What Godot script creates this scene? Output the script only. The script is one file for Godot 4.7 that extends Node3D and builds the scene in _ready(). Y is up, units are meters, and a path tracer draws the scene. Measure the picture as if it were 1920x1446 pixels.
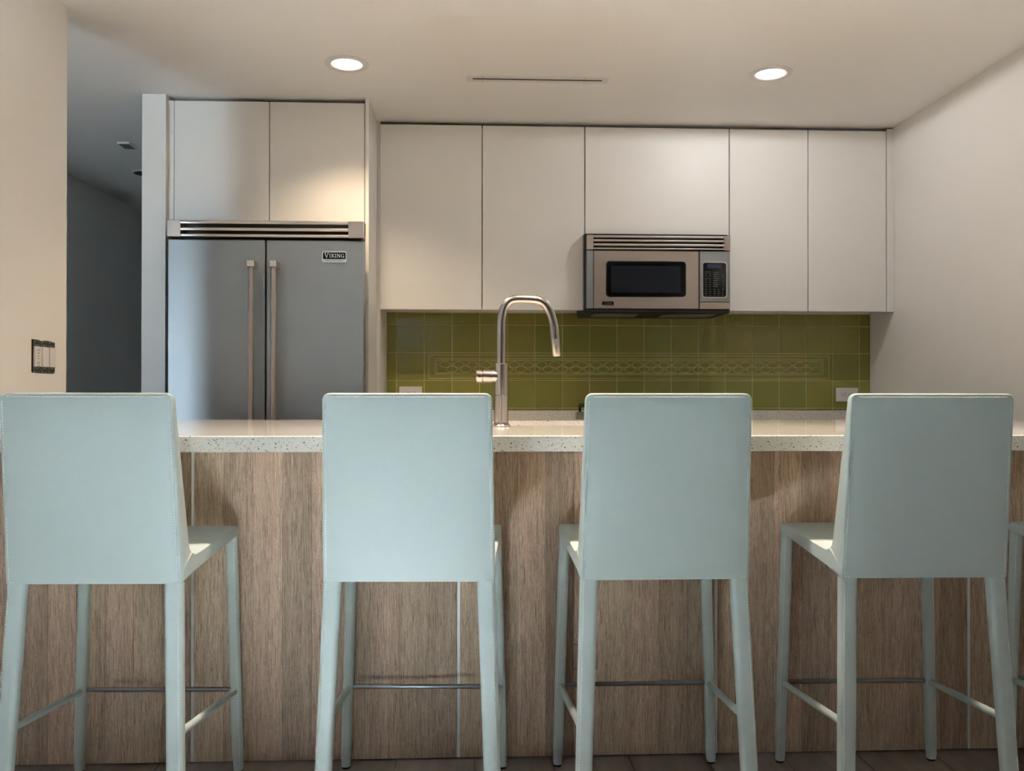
extends Node3D

# Kitchen seen over an island with a row of leather counter stools.
# Lengths in metres; P(x, y, d): d is the depth away from the camera's wall-normal, so Godot z = -d.

var rng := RandomNumberGenerator.new()
var M := {}

const XL := -1.499      # face of the left wall
const XR := 2.2375      # face of the right wall
const YC := 2.4254      # ceiling
const DB := 4.8          # back wall plaster
const DT := 4.795       # face of the tiles
const DU := 4.5166      # faces of the wall cabinet doors
const DC := 4.19        # faces of the doors above the refrigerator
const DF := 4.01        # faces of the refrigerator doors
const DN := 2.175       # island counter, near edge
const DFAR := 3.31      # island counter, far edge
const DP := 2.386       # island panel face
const YT := 0.904       # island counter top
const YB := 0.8630      # island counter underside
const HALL_X := -2.65    # face of the hall's left wall
const DH := 8.6         # hall end wall
const SIDE_D := 0.24     # daylight door of the room behind the left wall
const SIDE_A := -3.32
const SIDE_B := -2.78
const WIN_D := -0.75    # high window behind the camera: plane, left, right, sill, top
const WIN_A := -1.17
const WIN_B := -0.83
const WIN_S := 1.74
const WIN_T := 2.10


func _ready() -> void:
	rng.seed = 7
	_camera_and_light()
	_materials()
	_shell()
	_backsplash()
	_island()
	_wall_cabinets()
	_refrigerator()
	_microwave()
	_back_counter()
	_sink_and_faucet()
	_stools()
	_ceiling_things()
	_outlets()
	_hall_things()


# ---------------------------------------------------------------- camera, sky, sun, exposure
func _camera_and_light() -> void:
	var cam := Camera3D.new()
	cam.name = "camera"
	cam.fov = rad_to_deg(2.0 * atan(723.0 / 1615.67))
	cam.position = Vector3(0, 1.0213, 0)
	cam.rotation = Vector3(0.0042, -0.0425, 0.001)
	cam.near = 0.05
	cam.far = 60.0
	cam.current = true
	add_child(cam)

	var sky_mat := ProceduralSkyMaterial.new()
	sky_mat.sky_top_color = Color(0.60, 0.74, 0.95)
	sky_mat.sky_horizon_color = Color(0.82, 0.89, 0.97)
	sky_mat.ground_bottom_color = Color(0.42, 0.43, 0.42)
	sky_mat.ground_horizon_color = Color(0.60, 0.64, 0.66)
	sky_mat.sky_energy_multiplier = 1.0
	var sky := Sky.new()
	sky.sky_material = sky_mat
	var env := Environment.new()
	env.background_mode = Environment.BG_SKY
	env.sky = sky
	env.background_energy_multiplier = 1.3
	env.tonemap_mode = Environment.TONE_MAPPER_LINEAR
	env.tonemap_exposure = 8.0
	env.sdfgi_enabled = true
	env.ssao_enabled = true
	env.ssil_enabled = true
	var we := WorldEnvironment.new()
	we.name = "world_environment"
	we.environment = env
	add_child(we)

	# the sun comes in by the balcony door behind the camera and falls on the floor before the stools
	var sun := DirectionalLight3D.new()
	sun.name = "sun"
	sun.light_color = Color(0.87, 0.955, 1.0)
	sun.light_energy = 38.0
	sun.light_angular_distance = 0.8
	sun.shadow_enabled = true
	sun.sky_mode = DirectionalLight3D.SKY_MODE_LIGHT_ONLY
	add_child(sun)
	sun.look_at_from_position(P(-1.00, 1.92, -0.75), P(-0.36, 0.0, 1.12), Vector3.UP)


# ---------------------------------------------------------------- helpers
func P(x: float, y: float, d: float) -> Vector3:
	return Vector3(x, y, -d)


func mat(c: Color, rough: float, metal := 0.0, spec := 0.5) -> StandardMaterial3D:
	var m := StandardMaterial3D.new()
	m.albedo_color = c
	m.roughness = rough
	m.metallic = metal
	m.metallic_specular = spec
	return m


func new_st() -> SurfaceTool:
	var st := SurfaceTool.new()
	st.begin(Mesh.PRIMITIVE_TRIANGLES)
	return st


func tri(st: SurfaceTool, a: Vector3, b: Vector3, c: Vector3, out: Vector3) -> void:
	if (b - a).cross(c - a).dot(out) > 0.0:
		var t := b
		b = c
		c = t
	st.add_vertex(a)
	st.add_vertex(b)
	st.add_vertex(c)


func quad(st: SurfaceTool, a: Vector3, b: Vector3, c: Vector3, d: Vector3, out: Vector3) -> void:
	tri(st, a, b, c, out)
	tri(st, a, c, d, out)


func box(st: SurfaceTool, lo: Vector3, hi: Vector3, b := 0.0) -> void:
	# a box between two corners (any order) with chamfered edges
	var mn := Vector3(minf(lo.x, hi.x), minf(lo.y, hi.y), minf(lo.z, hi.z))
	var mx := Vector3(maxf(lo.x, hi.x), maxf(lo.y, hi.y), maxf(lo.z, hi.z))
	var c := (mn + mx) * 0.5
	var h := (mx - mn) * 0.5
	st.set_smooth_group(-1)
	b = minf(b, minf(h.x, minf(h.y, h.z)) * 0.98)
	var v := func(s: Vector3, axis: int) -> Vector3:
		var r := Vector3(h.x - b, h.y - b, h.z - b)
		r[axis] = h[axis]
		return c + r * s
	for axis in 3:
		var u := (axis + 1) % 3
		var w := (axis + 2) % 3
		for sg in [-1.0, 1.0]:
			var q := []
			for k in [[-1.0, -1.0], [1.0, -1.0], [1.0, 1.0], [-1.0, 1.0]]:
				var s := Vector3.ZERO
				s[axis] = sg
				s[u] = k[0]
				s[w] = k[1]
				q.append(v.call(s, axis))
			var n := Vector3.ZERO
			n[axis] = sg
			quad(st, q[0], q[1], q[2], q[3], n)
	if b <= 0.0:
		return
	for axis in 3:
		var u := (axis + 1) % 3
		var w := (axis + 2) % 3
		for a in [-1.0, 1.0]:
			for e in [-1.0, 1.0]:
				var s0 := Vector3.ZERO
				s0[axis] = -1.0
				s0[u] = a
				s0[w] = e
				var s1 := s0
				s1[axis] = 1.0
				var n := Vector3.ZERO
				n[u] = a
				n[w] = e
				quad(st, v.call(s0, u), v.call(s0, w), v.call(s1, w), v.call(s1, u), n)
	for x in [-1.0, 1.0]:
		for y in [-1.0, 1.0]:
			for z in [-1.0, 1.0]:
				var s := Vector3(x, y, z)
				tri(st, v.call(s, 0), v.call(s, 1), v.call(s, 2), s)


func frames(pts: Array) -> Array:
	# parallel-transported frames along a path
	var out := []
	var t0: Vector3 = (pts[1] - pts[0]).normalized()
	var up := Vector3.UP if absf(t0.y) < 0.9 else Vector3.RIGHT
	var u := t0.cross(up).normalized()
	for i in pts.size():
		var a: Vector3 = pts[maxi(i - 1, 0)]
		var b: Vector3 = pts[mini(i + 1, pts.size() - 1)]
		var t := (b - a).normalized()
		u = (u - t * u.dot(t)).normalized()
		out.append([t, u, t.cross(u).normalized()])
	return out


func tube(st: SurfaceTool, pts: Array, radii: Array, sides := 16, caps := true) -> void:
	var fr := frames(pts)
	var rings := []
	for i in pts.size():
		var r: float = radii[mini(i, radii.size() - 1)]
		var ring := []
		for k in sides:
			var a := TAU * k / sides
			ring.append(pts[i] + fr[i][1] * cos(a) * r + fr[i][2] * sin(a) * r)
		rings.append(ring)
	st.set_smooth_group(1)
	for i in pts.size() - 1:
		for k in sides:
			var j := (k + 1) % sides
			var mid: Vector3 = (rings[i][k] + rings[i + 1][j]) * 0.5 - (pts[i] + pts[i + 1]) * 0.5
			quad(st, rings[i][k], rings[i][j], rings[i + 1][j], rings[i + 1][k], mid)
	if caps:
		st.set_smooth_group(-1)
		for e in [0, pts.size() - 1]:
			var n: Vector3 = fr[e][0] * (-1.0 if e == 0 else 1.0)
			for k in sides:
				tri(st, pts[e], rings[e][k], rings[e][(k + 1) % sides], n)


func lathe(st: SurfaceTool, origin: Vector3, axis: Vector3, profile: Array, sides := 40, flat := true) -> void:
	# profile: Vector2(radius, height along axis), from one end to the other
	axis = axis.normalized()
	var up := Vector3.UP if absf(axis.y) < 0.9 else Vector3.RIGHT
	var u := axis.cross(up).normalized()
	var w := axis.cross(u).normalized()
	for i in profile.size() - 1:
		var p: Vector2 = profile[i]
		var q: Vector2 = profile[i + 1]
		var e := q - p
		var nrm := Vector2(e.y, -e.x)       # to the outside when the profile goes up the axis
		st.set_smooth_group(10 + i if flat else 1)
		for k in sides:
			var a := TAU * k / sides
			var b := TAU * (k + 1) / sides
			var da := u * cos(a) + w * sin(a)
			var db := u * cos(b) + w * sin(b)
			var out := (da + db) * 0.5 * nrm.x + axis * nrm.y
			var A := origin + da * p.x + axis * p.y
			var B := origin + db * p.x + axis * p.y
			var C := origin + db * q.x + axis * q.y
			var D := origin + da * q.x + axis * q.y
			if p.x > 1e-6:
				tri(st, A, B, C if q.x > 1e-6 else D, out)
			if q.x > 1e-6:
				tri(st, A, C, D, out)


func round_rect(w: float, h: float, r: float, n := 5) -> PackedVector2Array:
	var out := PackedVector2Array()
	for c in [[1, 1, 0.0], [-1, 1, 0.5], [-1, -1, 1.0], [1, -1, 1.5]]:
		for k in n + 1:
			var a: float = (float(c[2]) + 0.5 * k / n) * PI
			out.append(Vector2(c[0] * (w / 2 - r) + cos(a) * r, c[1] * (h / 2 - r) + sin(a) * r))
	return out


func plate(st: SurfaceTool, o: Vector3, u: Vector3, v: Vector3, outline: PackedVector2Array, depth: float, bevel := 0.0) -> void:
	# outline in (u, v) about o, raised by depth along u x v
	var n := u.cross(v).normalized()
	var m := outline.size()
	var inner := PackedVector2Array()
	var cen := Vector2.ZERO
	for p in outline:
		cen += p / m
	for i in m:
		var e0 := (outline[i] - outline[(i + m - 1) % m])
		var e1 := (outline[(i + 1) % m] - outline[i])
		var t := (e0.normalized() + e1.normalized()).normalized()
		inner.append(outline[i] + Vector2(-t.y, t.x) * bevel)
	st.set_smooth_group(-1)
	var at := func(p: Vector2, d: float) -> Vector3: return o + u * p.x + v * p.y + n * d
	for i in m:
		var j := (i + 1) % m
		var out: Vector3 = at.call((outline[i] + outline[j]) * 0.5, 0.0) - at.call(cen, 0.0)
		quad(st, at.call(outline[i], 0.0), at.call(outline[j], 0.0), at.call(outline[j], depth - bevel), at.call(outline[i], depth - bevel), out)
		if bevel > 0.0:
			quad(st, at.call(outline[i], depth - bevel), at.call(outline[j], depth - bevel), at.call(inner[j], depth), at.call(inner[i], depth), out * 0.2 + n)
	var tris := Geometry2D.triangulate_polygon(inner)
	for k in range(0, tris.size(), 3):
		tri(st, at.call(inner[tris[k]], depth), at.call(inner[tris[k + 1]], depth), at.call(inner[tris[k + 2]], depth), n)
		tri(st, at.call(outline[tris[k]], 0.0), at.call(outline[tris[k + 1]], 0.0), at.call(outline[tris[k + 2]], 0.0), -n)


func ring_plate(st: SurfaceTool, o: Vector3, u: Vector3, v: Vector3, outer: PackedVector2Array, inner: PackedVector2Array, depth: float) -> void:
	# a frame between two outlines with the same number of points
	var n := u.cross(v).normalized()
	var m := outer.size()
	st.set_smooth_group(-1)
	var at := func(p: Vector2, d: float) -> Vector3: return o + u * p.x + v * p.y + n * d
	for i in m:
		var j := (i + 1) % m
		quad(st, at.call(outer[i], depth), at.call(outer[j], depth), at.call(inner[j], depth), at.call(inner[i], depth), n)
		quad(st, at.call(outer[i], 0.0), at.call(outer[j], 0.0), at.call(inner[j], 0.0), at.call(inner[i], 0.0), -n)
		var out: Vector3 = u * (outer[i] + outer[j] - inner[i] - inner[j]).x + v * (outer[i] + outer[j] - inner[i] - inner[j]).y
		quad(st, at.call(outer[i], 0.0), at.call(outer[j], 0.0), at.call(outer[j], depth), at.call(outer[i], depth), out)
		quad(st, at.call(inner[i], 0.0), at.call(inner[j], 0.0), at.call(inner[j], depth), at.call(inner[i], depth), -out)


func obj(called: String, st: SurfaceTool, m: Material, parent: Node = null) -> MeshInstance3D:
	st.generate_normals()
	var o := MeshInstance3D.new()
	o.name = called
	o.mesh = st.commit()
	o.material_override = null
	o.mesh.surface_set_material(0, m)
	put(o, parent)
	return o


var counts := {}
func put(o: Node3D, parent: Node = null) -> void:
	var p: Node = parent if parent else self
	var key := str(p.get_instance_id()) + "/" + str(o.name)
	var base := str(o.name)
	var n: int = counts.get(key, 0)
	counts[key] = n + 1
	if n > 0:
		o.name = "%s_%03d" % [base, n]
	p.add_child(o, true)


func shared(called: String, mesh: Mesh, m: Material, parent: Node, at := Vector3.ZERO) -> MeshInstance3D:
	var o := MeshInstance3D.new()
	o.name = called
	o.mesh = mesh
	o.material_override = m
	o.position = at
	put(o, parent)
	return o


func tag(o: Node, label: String, category: String, group := "") -> void:
	o.set_meta("label", label)
	o.set_meta("category", category)
	if group != "":
		o.set_meta("group", group)


func thing(called: String, label: String, category: String, group := "", at := Vector3.ZERO) -> Node3D:
	var o := Node3D.new()
	o.name = called
	o.position = at
	put(o)
	tag(o, label, category, group)
	return o


func struct(called: String, st: SurfaceTool, m: Material, label := "", category := "") -> MeshInstance3D:
	var o := obj(called, st, m)
	o.set_meta("kind", "structure")
	if label != "":
		o.set_meta("label", label)
	if category != "":
		o.set_meta("category", category)
	return o


func words(called: String, text: String, cap: float, width: float, m: Material, parent: Node, at: Vector3, serif := true) -> void:
	# lettering of about that cap height, squeezed to that width, on a face that looks towards +z
	var t := TextMesh.new()
	var f := SystemFont.new()
	f.font_names = PackedStringArray(["Droid Serif" if serif else "Droid Sans"])
	t.font = f
	t.text = text
	t.font_size = 48
	t.pixel_size = cap / 34.0
	t.depth = 0.0008
	t.curve_step = 2.0
	var o := MeshInstance3D.new()
	o.name = called
	o.mesh = t
	o.material_override = m
	var wide: float = t.get_aabb().size.x
	o.scale = Vector3(width / maxf(wide, 1e-4), 1, 1)
	o.position = at
	put(o, parent)


# ---------------------------------------------------------------- materials
func _materials() -> void:
	M.paint = mat(Color(0.93, 0.92, 0.905), 0.85, 0.0, 0.35)
	M.ceiling = mat(Color(0.95, 0.945, 0.935), 0.9, 0.0, 0.3)
	M.rug = mat(Color(0.90, 0.89, 0.87), 0.9, 0.0, 0.3)
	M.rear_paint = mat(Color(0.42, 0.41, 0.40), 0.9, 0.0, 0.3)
	M.lacquer = mat(Color(0.93, 0.925, 0.915), 0.42, 0.0, 0.45)
	M.plinth = mat(Color(0.13, 0.12, 0.11), 0.9)
	M.steel = mat(Color(0.62, 0.64, 0.65), 0.42, 1.0)
	M.steel_warm = mat(Color(0.76, 0.71, 0.67), 0.32, 1.0)
	M.steel_bright = mat(Color(0.86, 0.84, 0.82), 0.26, 1.0)
	M.nickel = mat(Color(0.74, 0.70, 0.67), 0.22, 1.0)
	M.chrome = mat(Color(0.82, 0.82, 0.82), 0.12, 1.0)
	M.aluminium = mat(Color(0.93, 0.93, 0.93), 0.35, 0.35)
	M.bar_steel = mat(Color(0.55, 0.56, 0.58), 0.28, 1.0)
	M.black = mat(Color(0.035, 0.035, 0.04), 0.45)
	M.black_gloss = mat(Color(0.02, 0.022, 0.028), 0.08, 0.0, 0.5)
	M.oven_glass = mat(Color(0.12, 0.135, 0.16), 0.10, 0.0, 0.5)
	M.display = mat(Color(0.20, 0.25, 0.31), 0.2)
	M.key_print = mat(Color(0.36, 0.37, 0.38), 0.6)
	M.white_plastic = mat(Color(0.88, 0.87, 0.86), 0.4)
	M.grout = mat(Color(0.80, 0.77, 0.56), 0.85)
	M.relief = mat(Color(0.78, 0.75, 0.50), 0.35)
	M.iron = mat(Color(0.03, 0.03, 0.03), 0.6)
	M.rubber = mat(Color(0.05, 0.05, 0.05), 0.8)
	M.thread = mat(Color(0.95, 0.96, 0.95), 0.7)
	M.yoke = mat(Color(0.46, 0.47, 0.46), 0.5, 0.5)
	M.badge_steel = mat(Color(0.78, 0.83, 0.85), 0.3, 0.6)
	M.letter = mat(Color(0.80, 0.84, 0.86), 0.3, 0.3)
	M.dark_letter = mat(Color(0.20, 0.24, 0.27), 0.5)
	M.concrete = mat(Color(0.33, 0.33, 0.33), 0.9)
	M.door_frame = mat(Color(0.75, 0.75, 0.74), 0.5)

	M.leather = mat(Color(0.74, 0.785, 0.775), 0.46, 0.0, 0.45)

	# olive glazed tiles, a few firings
	M.tiles = []
	for c in [Color(0.545, 0.535, 0.25), Color(0.565, 0.55, 0.262), Color(0.53, 0.54, 0.255), Color(0.555, 0.53, 0.258)]:
		M.tiles.append(mat(c, 0.22, 0.0, 0.5))

	var wood := _wood_image()
	M.wood = []
	for k in 6:
		var m := mat(Color(1.0, 0.985 - 0.01 * (k % 3), 0.97) * [1.0, 0.94, 1.04, 0.97, 0.90, 1.02][k], 0.55, 0.0, 0.4)
		m.albedo_texture = wood
		m.uv1_triplanar = true
		m.uv1_world_triplanar = true
		m.uv1_scale = Vector3(2.3, 0.90, 2.3)
		m.uv1_offset = Vector3(0.17 * k, 0.035 * k, 0.11 * k)
		M.wood.append(m)

	M.quartz = mat(Color.WHITE, 0.06, 0.0, 0.5)
	M.quartz.albedo_texture = _quartz_image()
	M.quartz.uv1_triplanar = true
	M.quartz.uv1_world_triplanar = true
	M.quartz.uv1_scale = Vector3.ONE * 1.7

	var floor_tex := _floor_image()
	M.floor = []
	for k in 4:
		var m := mat(Color(1, 1, 1) * [1.0, 0.93, 1.05, 0.97][k], 0.34, 0.0, 0.5)
		m.albedo_texture = floor_tex
		m.uv1_triplanar = true
		m.uv1_world_triplanar = true
		m.uv1_scale = Vector3(1.1, 1.1, 0.5)
		m.uv1_offset = Vector3(0.37 * k, 0.0, 0.23 * k)
		M.floor.append(m)


func _wood_image() -> ImageTexture:
	# rift-cut grey-brown oak: fine upright streaks, pores as short dark dashes
	var w := 512
	var h := 1024
	var n1 := FastNoiseLite.new()
	n1.seed = 11
	n1.frequency = 0.02
	var n2 := FastNoiseLite.new()
	n2.seed = 12
	n2.frequency = 0.02
	var n3 := FastNoiseLite.new()
	n3.seed = 13
	n3.frequency = 0.008
	var data := PackedByteArray()
	data.resize(w * h * 3)
	var dark := Vector3(126, 102, 84)
	var light := Vector3(242, 219, 194)
	for y in h:
		for x in w:
			var bend: float = n3.get_noise_2d(x * 0.6, y * 0.35) * 9.0
			var s: float = n1.get_noise_2d((x + bend) * 18.0, y * 0.22) * 0.50
			s += n2.get_noise_2d((x + bend) * 42.0, y * 0.8) * 0.62
			s += n3.get_noise_2d(x * 2.6, y * 0.12) * 0.22
			var edge := minf(minf(x, w - 1 - x) / 20.0, 1.0)
			var t := clampf(0.56 + s * 0.62 * (0.6 + 0.4 * edge), 0.0, 1.0)
			var c := dark.lerp(light, t)
			var i := (y * w + x) * 3
			data[i] = int(c.x)
			data[i + 1] = int(c.y)
			data[i + 2] = int(c.z)
	var im := Image.create_from_data(w, h, false, Image.FORMAT_RGB8, data)
	for k in 1500:
		var px := rng.randi_range(0, w - 2)
		var py := rng.randi_range(0, h - 60)
		var ln := rng.randi_range(8, 50)
		var f := rng.randf_range(0.70, 0.86)
		for y in ln:
			var c := im.get_pixel(px, py + y)
			im.set_pixel(px, py + y, Color(c.r * f, c.g * f, c.b * f))
	return ImageTexture.create_from_image(im)


func _quartz_image() -> ImageTexture:
	# pale engineered stone with brown, grey and glassy chips
	var n := 1024
	var im := Image.create(n, n, false, Image.FORMAT_RGB8)
	im.fill(Color8(228, 223, 216))
	var kinds := [Color8(96, 80, 68), Color8(128, 110, 96), Color8(70, 60, 54), Color8(176, 160, 140), Color8(244, 241, 238), Color8(160, 156, 154)]
	for k in 9500:
		var c: Color = kinds[[0, 1, 2, 3, 3, 4, 4, 4, 5, 5][rng.randi_range(0, 9)]]
		var cx := rng.randf() * n
		var cy := rng.randf() * n
		var r := rng.randf_range(0.8, 2.4) if rng.randf() < 0.9 else rng.randf_range(2.6, 3.8)
		var sq := rng.randf_range(0.5, 1.0)
		var ang := rng.randf() * PI
		var R := int(ceil(r))
		for yy in range(-R, R + 1):
			for xx in range(-R, R + 1):
				var q := Vector2(xx, yy).rotated(ang)
				if (q.x / r) * (q.x / r) + (q.y / (r * sq)) * (q.y / (r * sq)) <= 1.0:
					im.set_pixel(posmod(int(cx) + xx, n), posmod(int(cy) + yy, n), c)
	return ImageTexture.create_from_image(im)


func _floor_image() -> ImageTexture:
	var n := 256
	var n1 := FastNoiseLite.new()
	n1.seed = 21
	n1.frequency = 0.03
	n1.fractal_octaves = 4
	var im := Image.create(n, n, false, Image.FORMAT_RGB8)
	for y in n:
		for x in n:
			var s := n1.get_noise_2d(x * 2.2, y * 0.7) * 0.5 + n1.get_noise_2d(x * 7.0 + 300.0, y * 1.4) * 0.35
			var v := 1.0 + s * 0.22
			im.set_pixel(x, y, Color8(int(clampf(138 * v, 0, 255)), int(clampf(124 * v, 0, 255)), int(clampf(116 * v, 0, 255))))
	return ImageTexture.create_from_image(im)


# ---------------------------------------------------------------- the room
func _shell() -> void:
	var st := new_st()
	box(st, P(-4.8, -0.16, WIN_D - 0.14), P(2.5, -0.012, DH + 0.2))
	var fl := struct("floor", st, M.floor[0], "grey-brown plank tile floor under the stools and island", "floor")
	# long plank tiles laid front to back
	var widths := 0.214
	var i := 0
	var x := XL
	while x < XR - 0.01:
		var x1 := minf(x + widths, XR)
		var d: float = WIN_D + [0.0, 0.4, 0.8][i % 3] - 1.2
		while d < 4.78:
			var d0 := maxf(d, WIN_D)
			var d1 := minf(d + 1.2, 4.78)
			if d1 - d0 > 0.03:
				st = new_st()
				box(st, P(x + 0.0012, -0.012, d0 + 0.0012), P(x1 - 0.0012, 0.0, d1 - 0.0012), 0.0012)
				obj("plank_tile", st, M.floor[(i * 5 + int(d * 3.0 + 20.0)) % 4], fl)
			d += 1.2
		x += widths
		i += 1
	st = new_st()
	box(st, P(-4.67, -0.012, SIDE_D), P(XL - 0.13, 0.0, DH))
	box(st, P(XL - 0.13, -0.012, 3.226), P(XL - 0.001, 0.0, DH))
	obj("hall_floor", st, M.floor[1], fl)

	st = new_st()
	box(st, P(-4.8, YC, WIN_D - 0.14), P(2.5, YC + 0.2, DH + 0.2))
	struct("ceiling", st, M.ceiling, "plain white painted ceiling over the kitchen", "ceiling")

	st = new_st()
	box(st, P(XL - 0.13, 0, WIN_D - 0.14), P(XL, YC, 3.226))
	struct("wall_left", st, M.paint, "white wall at left with an uncovered switch box", "wall")
	st = new_st()
	box(st, P(XR, 0, WIN_D - 0.14), P(XR + 0.13, YC, DB + 0.1))
	struct("wall_right", st, M.paint, "plain white wall to the right of the wall cabinets", "wall")
	st = new_st()
	box(st, P(-1.4745, 0, DB), P(XR, YC, DB + 0.13))
	struct("wall_back", st, M.paint, "back wall behind the cabinets with the green tiles", "wall")
	# the wall behind the photographer with the window the sun comes through
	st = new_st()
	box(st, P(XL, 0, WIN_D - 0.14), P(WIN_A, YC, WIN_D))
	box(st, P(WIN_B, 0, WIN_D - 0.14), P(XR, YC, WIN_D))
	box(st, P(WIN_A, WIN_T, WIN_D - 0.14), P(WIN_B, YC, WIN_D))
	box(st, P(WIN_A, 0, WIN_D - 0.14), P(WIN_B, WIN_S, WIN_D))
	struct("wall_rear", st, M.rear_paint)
	st = new_st()
	var fw := 0.02
	box(st, P(WIN_A, WIN_S, WIN_D - 0.10), P(WIN_A + fw, WIN_T, WIN_D - 0.04), 0.003)
	box(st, P(WIN_B - fw, WIN_S, WIN_D - 0.10), P(WIN_B, WIN_T, WIN_D - 0.04), 0.003)
	box(st, P(WIN_A + fw, WIN_T - fw, WIN_D - 0.10), P(WIN_B - fw, WIN_T, WIN_D - 0.04), 0.003)
	box(st, P(WIN_A + fw, WIN_S, WIN_D - 0.10), P(WIN_B - fw, WIN_S + fw, WIN_D - 0.04), 0.003)
	struct("window_1", st, M.door_frame)
	st = new_st()
	box(st, P(-12, -0.3, -14), P(8, -0.17, SIDE_D - 0.14))
	struct("ground", st, M.concrete)
	st = new_st()
	box(st, P(-7.0, 2.46, -3.4), P(XL - 0.14, 2.66, SIDE_D - 0.14))
	struct("balcony_roof", st, M.concrete)
	st = new_st()
	box(st, P(-1.5855, 0, 4.165), P(-1.4745, YC, DH))
	struct("wall_divider", st, M.paint, "narrow white wall end between the hall and the refrigerator", "wall")
	# the hall: its left wall, its far end, and the room beside it whose daylight comes round the wall's end
	st = new_st()
	box(st, P(HALL_X - 0.13, 0, 4.26), P(HALL_X, YC, DH))
	struct("wall_hall", st, M.paint, "white left wall of the unlit hall, dark beyond the wall end", "wall")
	st = new_st()
	box(st, P(HALL_X - 0.13, 0, DH), P(-1.4745, YC, DH + 0.13))
	box(st, P(-4.8, 0, 4.26), P(HALL_X - 0.13, YC, 4.40))
	struct("wall_end", st, M.paint)
	st = new_st()
	box(st, P(-4.8, 0, SIDE_D - 0.14), P(-4.67, YC, 4.26))
	struct("wall_side", st, M.paint)
	st = new_st()
	box(st, P(-4.67, 0, SIDE_D - 0.14), P(SIDE_A, YC, SIDE_D))
	box(st, P(SIDE_B, 0, SIDE_D - 0.14), P(XL - 0.13, YC, SIDE_D))
	box(st, P(SIDE_A, 2.12, SIDE_D - 0.14), P(SIDE_B, YC, SIDE_D))
	struct("wall_front", st, M.paint)
	st = new_st()
	box(st, P(SIDE_A, 0, SIDE_D - 0.10), P(SIDE_A + 0.03, 2.12, SIDE_D - 0.04), 0.003)
	box(st, P(SIDE_B - 0.03, 0, SIDE_D - 0.10), P(SIDE_B, 2.12, SIDE_D - 0.04), 0.003)
	box(st, P(SIDE_A + 0.03, 2.07, SIDE_D - 0.10), P(SIDE_B - 0.03, 2.12, SIDE_D - 0.04), 0.003)
	struct("door_1", st, M.door_frame)

	# small white rug just below the picture, where the sun falls
	st = new_st()
	box(st, P(-0.66, 0.0, 0.84), P(-0.06, 0.016, 1.42), 0.006)
	var rug := obj("rug", st, M.rug)
	tag(rug, "small white rug on the floor behind the second stool", "rug")


func _backsplash() -> void:
	var wall := get_node("wall_back")
	var st := new_st()
	box(st, P(-0.4914, 0.9035, DB), P(XR - 0.0005, 1.4475, DT + 0.0018))
	obj("grout_bed", st, M.grout, wall)
	var pitch := 0.1536
	var xs := [-0.4914]
	for k in 18:
		xs.append(-0.4364 + pitch * k)
	xs.append(XR)
	var ys := [0.9035, 0.916, 1.0696, 1.2232, 1.3768, 1.4455]
	var g := 0.0019
	var made := {}
	for i in xs.size() - 1:
		for j in ys.size() - 1:
			var w: float = xs[i + 1] - xs[i] - 2 * g
			var h: float = ys[j + 1] - ys[j] - 2 * g
			var key := "%.4f %.4f" % [w, h]
			if not made.has(key):
				var s := new_st()
				box(s, Vector3(-w / 2, -h / 2, -0.0058), Vector3(w / 2, h / 2, 0.0), 0.0009)
				s.generate_normals()
				made[key] = s.commit()
			var o := shared("tile", made[key], M.tiles[rng.randi_range(0, 3)], wall, P((xs[i] + xs[i + 1]) / 2, (ys[j] + ys[j + 1]) / 2, DT - rng.randf() * 0.0004))
			o.rotation = Vector3(rng.randf_range(-0.002, 0.002), rng.randf_range(-0.002, 0.002), 0)

	# raised line ornament: nested frames and two rows of interlocking rings
	var ridge := func(pts: Array) -> void:
		var s := new_st()
		tube(s, pts, [0.0021], 6, false)
		obj("relief_line", s, M.relief, wall)
	var dr := DT - 0.0003
	for f in [[-0.2582, 1.9981, 1.0798, 1.2096], [-0.2228, 1.9643, 1.1035, 1.1904], [-0.214, 1.9551, 1.1110, 1.1815]]:
		ridge.call([P(f[0], f[2], dr), P(f[0], f[3], dr)])
		ridge.call([P(f[1], f[2], dr), P(f[1], f[3], dr)])
		ridge.call([P(f[0], f[2], dr), P(f[1], f[2], dr)])
		ridge.call([P(f[0], f[3], dr), P(f[1], f[3], dr)])
	var ring := new_st()
	var loop := []
	for k in 25:
		var a := TAU * k / 24
		loop.append(Vector3(cos(a) * 0.0290, sin(a) * 0.0160, 0))
	tube(ring, loop, [0.0018], 5, false)
	ring.generate_normals()
	var ring_mesh := ring.commit()
	var link := new_st()
	var arc := []
	for k in 9:
		var a := PI * k / 8
		arc.append(Vector3(-0.0096 + 0.0192 * k / 8.0, sin(a) * 0.006, 0))
	tube(link, arc, [0.0016], 5, false)
	link.generate_normals()
	var link_mesh := link.commit()
	var step := pitch / 2
	for k in 28:
		var xx := -0.1690 + step * k
		shared("relief_ring", ring_mesh, M.relief, wall, P(xx, 1.1580, dr))
		if k < 27:
			shared("relief_ring", ring_mesh, M.relief, wall, P(xx + step / 2, 1.1310, dr))
			var l := shared("relief_link", link_mesh, M.relief, wall, P(xx + step / 2, 1.1600, dr))
			l.rotation.z = PI
			shared("relief_link", link_mesh, M.relief, wall, P(xx + step, 1.1290, dr))


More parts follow.
